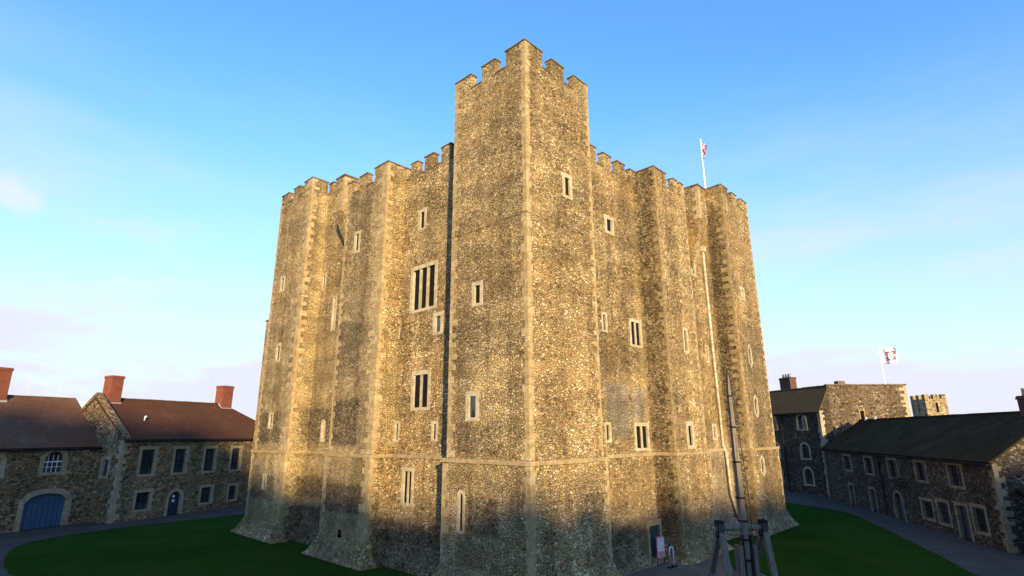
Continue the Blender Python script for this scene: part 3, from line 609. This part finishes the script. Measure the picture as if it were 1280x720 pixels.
# ------------------------------------------------------------------ bailey houses
def house(name, label, loc, rz, L_, dep, eave, ridge, wins, wall='rubble_far', roof='tile_red', hip0=False, hip1=False, gable0=True, gable1=True, side_wins=(), over=.22, parapet0=False):
    """long house: facade on local y=0 facing -y, x from 0 to L_"""
    t = thing(name, label, 'house', loc, rz)
    mb = MB(); fr = Wall((0, 0), (1, 0)); fl = Wall((0, dep), (0, -1))
    holes = [window(t, fr, *w_[:5], **w_[5]) for w_ in wins]
    face(mb, fr, 0, L_, -.1, eave, holes, .3)
    hb_ = [window(t, fl, *w_[:5], **w_[5]) for w_ in side_wins]
    mid = dep/2
    ol = [(0, -.1), (dep, -.1), (dep, eave)]+([(mid, ridge-.05)] if not hip0 else [])+[(0, eave)]
    face(mb, fl, 0, dep, 0, 0, hb_, .3, outline=ol)
    mb.poly([(L_, 0, -.1), (L_, dep, -.1), (L_, dep, eave)]+([(L_, mid, ridge-.05)] if not hip1 else [])+[(L_, 0, eave)])
    mb.poly([(0, dep, -.1), (L_, dep, -.1), (L_, dep, eave), (0, dep, eave)])
    mb.build('wall', wall, t)
    rb_ = MB(); sl = (ridge-eave)/mid; o_ = over; th = .12
    ra, rb2 = (mid if hip0 else 0), (L_-mid if hip1 else L_)
    g0 = 0 if (parapet0 or hip0) else .12; g1 = 0 if hip1 else .12
    def slab(pts):
        top = [Vector(p) for p in pts]; nrm = (top[1]-top[0]).cross(top[2]-top[0]).normalized()
        if nrm.z < 0: nrm = -nrm
        rb_.prism(top, -nrm*th)
    zz = th*1.1
    slab([(-g0-(o_ if hip0 else 0), -o_, eave-o_*sl+zz), (L_+g1+(o_ if hip1 else 0), -o_, eave-o_*sl+zz), (rb2+(0 if hip1 else g1), mid, ridge+zz), (ra-(0 if hip0 else g0), mid, ridge+zz)])
    slab([(-g0-(o_ if hip0 else 0), dep+o_, eave-o_*sl+zz-.004), (L_+g1+(o_ if hip1 else 0), dep+o_, eave-o_*sl+zz-.004), (rb2+(0 if hip1 else g1), mid, ridge+zz-.004), (ra-(0 if hip0 else g0), mid, ridge+zz-.004)])
    if hip1: slab([(L_+o_, -o_, eave-o_*sl+zz), (L_+o_, dep+o_, eave-o_*sl+zz), (rb2, mid, ridge+zz)])
    if hip0: slab([(-o_, -o_, eave-o_*sl+zz), (-o_, dep+o_, eave-o_*sl+zz), (ra, mid, ridge+zz)])
    ro = rb_.build('roof', roof, t)
    rt_ = MB(); rt_.tube([(x_, mid, ridge+zz+.01+rnd.uniform(-.015, .015)) for x_ in [ra-(0 if hip0 else g0)+i*(rb2-ra+g1)/24 for i in range(25)]], .11, 8); rt_.build('ridge_tiles', roof, ro)
    gt = MB(); gt.tube([(-g0, -o_-.08, eave-o_*sl-.04), (L_, -o_-.08, eave-o_*sl-.07)], .065, 8); gt.build('gutter', 'iron', ro)
    return t
def chimney(parent, x, y, z0, z1, wx, wy, mat='brick', pots=0, flash=True):
    mb = MB(); mb.box(x-wx/2, x+wx/2, y-wy/2, y+wy/2, z0-1.6, z1-.25); mb.box(x-wx/2-.06, x+wx/2+.06, y-wy/2-.06, y+wy/2+.06, z1-.25, z1-.1); mb.box(x-wx/2-.02, x+wx/2+.02, y-wy/2-.02, y+wy/2+.02, z1-.1, z1)
    c_ = mb.build('chimney', mat, parent)
    for i in range(pots):
        xx = x-wx/2+wx*(i+.5)/pots; p_ = MB(); p_.tube([(xx, y, z1-.02), (xx, y, z1+.1), (xx, y, z1+.55)], [.13, .14, .11], 10); p_.build('chimney_pot', 'pot', c_, True)
    if flash:
        f_ = MB(); g = .05
        sl = 1.02
        for yy in (-1,):
            f_.prism([(x-wx/2-g, y-wy/2-g-.02, z0-wy/2*sl-.05), (x+wx/2+g, y-wy/2-g-.02, z0-wy/2*sl-.05), (x+wx/2+g, y-wy/2-g-.02, z0-wy/2*sl+.22), (x-wx/2-g, y-wy/2-g-.02, z0-wy/2*sl+.22)], (0, .06, 0))
        for sx in (-1, 1):
            xs = x+sx*(wx/2+.03); f_.prism([(xs, y-wy/2-.06, z0-wy/2*sl-.05), (xs, y, z0-.05), (xs, y, z0+.22), (xs, y-wy/2-.06, z0-wy/2*sl+.22)], (sx*.03, 0, 0))
        f_.build('flashing', 'lead', c_)
    return c_
def sash(x0, x1, z0, z1, jw=.27, n=(3, 4)): return (x0, x1, z0-GZ, z1-GZ, jw, dict(fill='glass', bars=(*n, 'iron'), frame='dress_far', dep=.3, sill=False))
AZ = R(21)
hb_org = (-6.36, 42.83)
hB = house('stone_house', 'two storey rubble house with red tiled roof and small arched door beside the keep', (*hb_org, GZ), AZ, 19.2, 10, 7.0, 10.65,
    [sash(1.6, 3.4, 4.2, 6.85), sash(4.9, 6.6, 4.15, 6.8), sash(8.2, 9.9, 4.1, 6.75), sash(11.45, 13.1, 4.05, 6.7), sash(14.8, 16.4, 4.05, 6.7),
     sash(1.7, 3.5, 1.15, 3.1, n=(3, 2)), sash(8.3, 10.0, 1.05, 2.95, n=(3, 2)), sash(11.6, 13.1, 1.0, 2.85, n=(3, 2)),
     (4.85, 6.7, 0, 2.42, .3, dict(fill='navy', kind='pointed', frame='dress_far', dep=.35, name='doorway', pane_name='door'))],
    'rubble_far', 'tile_red', hip1=True, parapet0=True,
    side_wins=[(7.4, 8.75, 3.65, 5.55, .3, dict(fill='glass', frame='dress_far', dep=.3))])
# raking parapet of the left gable and corner stones
mb = MB()
for sgn in (-1, 1):
    y0_ = -.12 if sgn < 0 else 10.12
    a = Vector((-.02, y0_, 6.98)); b = Vector((-.02, 5, 10.95)); mb.prism([a, b, b+Vector((0, 0, .34)), a+Vector((0, 0, .30))], (.5, 0, 0))
mb.build('gable_parapet', 'rubble_far', hB)
mb = MB(); quoin_stack(mb, 0, 0, 1, 1, .02, 6.9, ax=(.3, .6), by=(.3, .6)); mb.build('quoins', 'dress_far', hB)
chimney(hB, 1.4, 5, 10.75, 12.95, 1.1, 1.15); chimney(hB, 14.05, 5, 10.75, 12.9, 1.35, 1.2); chimney(hB, 17.4, 7.5, 8.8, 10.3, .8, .8, 'brick_dark', flash=False)
mb = MB(); mb.tube([(3.1, 2.2, 8.5), (3.1, 2.2, 9.0), (3.1, 2.05, 9.1)], [.09, .09, .12]); mb.build('roof_vent', 'white', hB, True)
mb = MB(); mb.tube([(-.2+14.0, 5.2, 12.95), (-.2+14.0, 5.2, 14.0)], .02); mb.build('aerial', 'aerial', hB)
for dx, dz in ((0, 1.55), (.0, 1.15)): mb = MB(); mb.box(5.66, 5.9, .22, .235, dz, dz+.22); mb.build('notice', 'white', hB)
nA = Vector((-math.sin(AZ), math.cos(AZ))); dA = Vector((math.cos(AZ), math.sin(AZ)))
oA = Vector(hb_org)+nA*3.0-dA*26
ar = dict(fill='glass', kind='round', frame='dress_far', dep=.3, bars=(4, 4, 'white'))
hA = house('stone_stable', 'long low rubble building with brown tiled roof and wide blue arched doors at far left', (oA.x, oA.y, GZ), AZ, 25.97, 10, 6.45, 10.6,
    [(26-4.6, 26-2.5, 4.15, 6.4, .34, ar), (26-9.0, 26-6.9, 4.15, 6.4, .34, ar), (26-13.4, 26-11.3, 4.15, 6.4, .34, ar),
     (26-5.5, 26-1.6, 0, 3.1, .4, dict(fill='blue', kind='segment', frame='dress_far', dep=.4, name='doorway', pane_name='double_door')),
     (26-13, 26-9, 0, 3.1, .4, dict(fill='blue', kind='segment', frame='dress_far', dep=.4, name='doorway', pane_name='double_door'))],
    'rubble_far', 'tile_brown')
chimney(hA, 26-6.4, 5, 10.7, 13.1, 1.3, 1.2); chimney(hA, 26-18, 5, 10.7, 13.1, 1.3, 1.2)
dr = MB()
for i in range(1, 8): x_ = 26-5.1+3.1*i/8; dr.box(x_-.012, x_+.012, .27, .29, .02, 2.3)
dr.build('door_boards', 'navy', hA)
# right hand range
dC = (0.83737708, 0.54662568); azC = math.atan2(dC[1], dC[0])
cfar = Vector((54.82, 2.78)); LC = 30.68
def cw(a, b, z0, z1, **kw): d_ = dict(fill='glass', bars=(3, 4, 'iron'), frame='dress_dark', dep=.3); d_.update(kw); return (LC-a, LC-b, z0-GZ, z1-GZ, .25, d_)
DK = dict(fill='navy', name='doorway', pane_name='door', bars=None)
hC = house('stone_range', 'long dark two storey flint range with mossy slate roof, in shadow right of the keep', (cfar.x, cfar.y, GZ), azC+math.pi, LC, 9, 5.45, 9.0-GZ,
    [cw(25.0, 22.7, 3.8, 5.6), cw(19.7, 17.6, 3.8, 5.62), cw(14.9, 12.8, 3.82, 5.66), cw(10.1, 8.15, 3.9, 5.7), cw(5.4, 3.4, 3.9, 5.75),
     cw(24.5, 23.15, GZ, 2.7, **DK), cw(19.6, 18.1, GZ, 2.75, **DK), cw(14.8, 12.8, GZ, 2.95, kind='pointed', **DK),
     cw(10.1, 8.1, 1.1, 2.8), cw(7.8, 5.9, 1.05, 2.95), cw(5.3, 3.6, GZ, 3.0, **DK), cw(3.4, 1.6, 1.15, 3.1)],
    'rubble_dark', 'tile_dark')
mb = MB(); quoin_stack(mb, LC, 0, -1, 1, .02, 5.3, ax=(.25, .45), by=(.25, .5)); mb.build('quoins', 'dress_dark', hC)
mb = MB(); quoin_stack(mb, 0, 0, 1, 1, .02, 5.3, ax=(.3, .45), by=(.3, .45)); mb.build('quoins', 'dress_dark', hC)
gr = MB(); 
for i in range(5): gr.box(LC-13.4+i*.4, LC-13.4+i*.4+.05, -.3, -.26, 2.8, 3.5)
gr.box(LC-13.45, LC-11.7, -.32, -.24, 2.78, 2.84); gr.box(LC-13.45, LC-11.7, -.32, -.24, 3.46, 3.52); gr.box(LC-13.4, LC-13.3, -.3, .1, 2.8, 2.85); gr.box(LC-11.85, LC-11.75, -.3, .1, 2.8, 2.85)
gr.build('iron_grille', 'iron', hC)
mb = MB(); mb.tube([(LC-16.2, -.1, .0), (LC-16.2, -.1, 5.2)], .05); mb.build('downpipe', 'iron', hC)
chimney(hC, 28.1, 4.5, 8.6, 9.75, .8, .8, 'brick_dark', pots=2, flash=False)
for x_, z_ in ((2.0, 8.55), (4.4, 8.6)): mb = MB(); mb.tube([(x_, 4.4, z_), (x_, 4.4, z_+.42)], [.2, .1]); mb.build('roof_vent', 'lead', hC)
ln = MB(); ln.box(LC+.01, LC+3.6, 1.2, 9, -.1, 2.9); ln.build('lean_to', 'rubble_dark', hC)
lr = MB(); lr.prism([(LC+.01, 1.0, 3.7), (LC+3.9, 1.0, 2.8), (LC+3.9, 1.0, 2.95), (LC+.01, 1.0, 3.85)], (0, 8.2, 0)); lr.build('lean_to_roof', 'tile_dark', hC)
# three storey house beyond the keep
dE = Vector((-.5432, -.8396)); azE = math.atan2(dE.y, dE.x)
e0 = Vector((60.99, 11.3))-dE*6; LE = 16.2
aw = dict(kind='round', frame='dress_far', dep=.35, fill='glass', bars=(3, 4, 'iron'))
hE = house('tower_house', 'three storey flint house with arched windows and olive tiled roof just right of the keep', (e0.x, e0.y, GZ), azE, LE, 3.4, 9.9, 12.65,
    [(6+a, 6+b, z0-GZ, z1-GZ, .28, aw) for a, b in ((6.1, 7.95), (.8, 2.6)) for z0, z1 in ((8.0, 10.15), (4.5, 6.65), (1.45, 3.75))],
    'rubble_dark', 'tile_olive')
mb = MB(); quoin_stack(mb, LE, 0, -1, 1, .02, 9.8, ax=(.4, .5), by=(.4, .5)); mb.build('quoins', 'dress_far', hE)
mb = MB(); mb.tube([(6+3.5, -.1, 0), (6+3.5, -.1, 9.75)], .06); mb.build('downpipe', 'iron', hE)
chimney(hE, 6+2.7, 2.4, 12.0, 14.5, 2.0, 1.0, 'brick_dark', pots=4, flash=False)
mb = MB(); mb.box(6+5.3, 6+8.3, 2.2, 3.2, 11.2, 12.98); mb.build('roof_box', 'rubble_brown', hE)
# great hall block
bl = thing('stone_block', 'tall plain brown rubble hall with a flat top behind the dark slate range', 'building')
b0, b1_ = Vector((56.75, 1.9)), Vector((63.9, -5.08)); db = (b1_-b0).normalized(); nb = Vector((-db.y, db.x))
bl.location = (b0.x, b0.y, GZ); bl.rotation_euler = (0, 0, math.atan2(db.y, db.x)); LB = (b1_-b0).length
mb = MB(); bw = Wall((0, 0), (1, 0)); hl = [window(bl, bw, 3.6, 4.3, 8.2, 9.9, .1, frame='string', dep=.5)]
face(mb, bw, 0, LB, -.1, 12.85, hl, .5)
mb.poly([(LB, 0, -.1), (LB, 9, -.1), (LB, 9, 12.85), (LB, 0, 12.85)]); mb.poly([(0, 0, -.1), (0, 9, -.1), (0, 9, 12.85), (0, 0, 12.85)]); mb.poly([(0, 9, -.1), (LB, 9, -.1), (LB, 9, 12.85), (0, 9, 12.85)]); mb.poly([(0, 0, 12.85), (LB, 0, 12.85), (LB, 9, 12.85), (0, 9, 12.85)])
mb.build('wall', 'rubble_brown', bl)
mb = MB()
x_ = 0.0
while x_ < LB+.1:
    L_ = min(rnd.uniform(.7, 1.2), LB+.1-x_); mb.box(x_, x_+L_-.02, -.1, .5, 12.85, 12.97+rnd.uniform(0, .05)); x_ += L_
mb.box(1.6, 2.5, .1, .9, 12.98, 13.4); mb.box(LB-.5, LB+.1, .5, 9, 12.852, 12.96)
mb.build('coping', 'coping', bl)
mb = MB(); quoin_stack(mb, LB, 0, -1, 1, .02, 12.8, ax=(.4, .75), by=(.4, .75)); mb.build('quoins', 'dress_far', bl)
# far golden tower
ft = thing('battlemented_tower', 'distant golden sunlit tower with small battlements showing over the slate roof', 'tower')
c0, c1, c2 = Vector((104.5, .51)), Vector((99.84, -2.25)), Vector((102.6, -4.9))
mb = MB(); c3 = c0+(c2-c1); ring_ = [c0, c1, c2, c3]; tops = 13.2
cen = sum(ring_, Vector((0, 0)))/4
for i in range(4):
    a, b = ring_[i], ring_[(i+1) % 4]; wl_ = Wall(a, b-a); Ln = (b-a).length; hs_ = []
    if i < 2: hs_ = [window(ft, wl_, Ln*.5-.35, Ln*.5+.35, 10.9, 12.7, .12, kind='round', frame='rubble_gold', dep=.4)]
    face(mb, wl_, 0, Ln, GZ-.1, tops, hs_, .4)
    for q in (0, .4, .8): mb.prism([wl_.at(Ln*q, tops-.2, .004), wl_.at(Ln*(q+.2), tops-.2, .004), wl_.at(Ln*(q+.2), tops-.2, .5), wl_.at(Ln*q, tops-.2, .5)], (0, 0, 1.0))
mb.poly([(p_.x, p_.y, tops) for p_ in ring_]); mb.build('wall', 'rubble_gold', ft)
# dark flank between block and tower
for nm, lab, px_, py_, tp in (('aerial_mast', 'taller of two thin faint masts above the brown tiled roof', -7.9, 102.26, 17.3), ('aerial_mast', 'shorter of two thin faint masts nearer the brick chimney', -3.9, 101.8, 16.3)):
    t = thing(nm, lab, 'mast', (px_, py_, GZ), 0, 'masts behind the left roofs')
    mb = MB(); mb.tube([(0, 0, 0), (0, 0, tp-GZ)], [.12, .05], 6); mb.build('pole', 'aerial', t)
    mb = MB(); 
    for i in range(3): mb.bar((-.4, 0, tp-1.4-i*.5), (.4, 0, tp-1.4-i*.5), .04, .04)
    mb.build('crossbar', 'aerial', t)

# ------------------------------------------------------------------ trebuchet
tb = thing('trebuchet', 'timber trebuchet with its long throwing arm raised upright in front of the keep', 'trebuchet', (1.15, -8.87, GZ), R(21.3-90+28))
PZ = 4.25                                      # pivot height above ground; local x = axle, local y = swing direction
for s_ in (-.86, .72):
    for e in (-1, 1): fr = MB(); fr.bar((s_, 2.6 if e > 0 else -.95, 0), (s_, e*.09, PZ-.2), .15, .19, Vector((1, 0, 0))); fr.build('raking_leg', 'timber', tb)
    for z_, hw in ((1.3, .69), (2.55, .38)): fr = MB(); fr.bar((s_, -hw, z_), (s_, hw*2.55, z_), .1, .16, Vector((1, 0, 0))); fr.build('brace', 'timber', tb)
    bd_ = MB()
    for q in range(5):                         # boarded lower part of the side frame
        z0_ = 1.42+q*.2; t_ = (z0_+.19)/(PZ-.2); bd_.box(s_-.03, s_+.03, -.95+.86*t_+.05, 2.6-2.51*t_-.05, z0_, z0_+.185)
    bd_.build('side_boards', 'timber', tb)
    bk = MB(); bk.box(s_-.1, s_+.1, -.13, .13, PZ-.3, PZ+.1); o = bk.build('bearing_block', 'timber_dark', tb)
    for e in (-.09, .09): st = MB(); st.box(s_-.115, s_+.115, e-.025, e+.025, PZ-.34, PZ+.2); st.build('iron_strap', 'iron', o)
    bs = MB(); bs.bar((s_, -2.4, .12), (s_, 2.4, .12), .24, .25); bs.build('ground_beam', 'timber', tb)
for y_ in (-1.7, 0, 1.7): mb = MB(); mb.bar((-1.1, y_, .36), (1.0, y_, .36), .2, .2); mb.build('cross_beam', 'timber', tb)
mb = MB(); mb.tube([(-1.0, 0, PZ-.05), (.88, 0, PZ-.05)], .085, 12); mb.build('axle', 'timber', tb)
mb = MB(); mb.bar((0, .06, PZ-1.9), (0, 0, PZ), .2, .24, Vector((0, 1, 0))); mb.bar((0, 0, PZ), (-.02, -.03, PZ+2.6), (.2, .155), (.24, .18), Vector((0, 1, 0))); mb.bar((-.02, -.03, PZ+2.6), (-.055, -.06, PZ+5.2), (.155, .085), (.18, .1), Vector((0, 1, 0)))
arm = mb.build('throwing_arm', 'timber', tb)
for z, w_ in ((-1.1, .24), (-.45, .24), (.15, .235), (.9, .225), (2.1, .2), (3.3, .16), (4.4, .125)):
    mb = MB(); c_ = -.055*max(0, z)/5.2; y_ = -.06*max(0, z)/5.2; mb.box(c_-w_/2, c_+w_/2, y_-w_*.58, y_+w_*.58, PZ+z, PZ+z+.06); mb.build('iron_band', 'iron', arm)
mb = MB(); mb.tube([(-.055, -.06, PZ+5.15), (-.06, -.06, PZ+5.4)], [.025, .015], 6); mb.build('release_pin', 'iron', arm)
for s_ in (-.25, .25):
    mb = MB(); mb.box(s_-.075, s_+.075, -.17, .17, PZ-3.4, PZ-.6); mb.build('counterweight_cheek', 'timber', tb)
    mb = MB(); mb.bar((s_*.55, -.13, PZ-2.0), (s_*.55, -.13, PZ-.25), .04, .07); mb.build('hanger_strap', 'iron', tb)
mb = MB(); mb.box(-.5, .5, -.55, .55, PZ-3.45, PZ-2.3); mb.build('counterweight_box', 'timber_dark', tb)
mb = MB(); mb.tube([(-.06, -.2, PZ+5.25), (-.1, -.5, PZ+4.2), (-.02, -.62, PZ+1.0), (.02, -.5, PZ-1.6), (.05, -.45, PZ-3.2)], .016, 6); mb.build('sling_rope', 'timber_dark', tb)

# ------------------------------------------------------------------ added unseen hill behind the camera, crest shaped to shade the courtyard
def PL(l, s_): a = R(SUN_AZ); return (-l*math.sin(a)+s_*math.cos(a), l*math.cos(a)+s_*math.sin(a))        # l: across the sunlight, s: towards the sun
hm = MB(); bm = hm.bm
prof = [(-220, 16), (-120, 34), (-60, 37), (-23, 36), (-18.2, 29.4), (-2, 25.0), (16, 25.6), (40, 27.2), (70, 26), (120, 18), (200, 6)]
def crest(l):
    for (a, ha), (b, hb2) in zip(prof, prof[1:]):
        if a <= l <= b: return ha+(hb2-ha)*(l-a)/(b-a)
    return 5
ls = [-220+i*1.5 for i in range(281)]; ss = [70, 80, 90, 98, 104, 110, 118, 130, 150, 180, 230]
grid = []
for l in ls:
    row = []
    for q in ss:
        t = (q-70)/40 if q <= 110 else 1-(q-110)/120; t = max(0, t); hgt = crest(l)*(t*t*(3-2*t))
        if q == 110: hgt += rnd.uniform(-.9, .9)
        x, y = PL(l, q); row.append(bm.verts.new((x, y, GZ-.3+hgt)))
    grid.append(row)
for a, b in zip(grid, grid[1:]):
    for i in range(len(ss)-1): bm.faces.new((a[i], a[i+1], b[i+1], b[i]))
struct(hm.build('added_shadow_hill', 'grass', smooth=True))
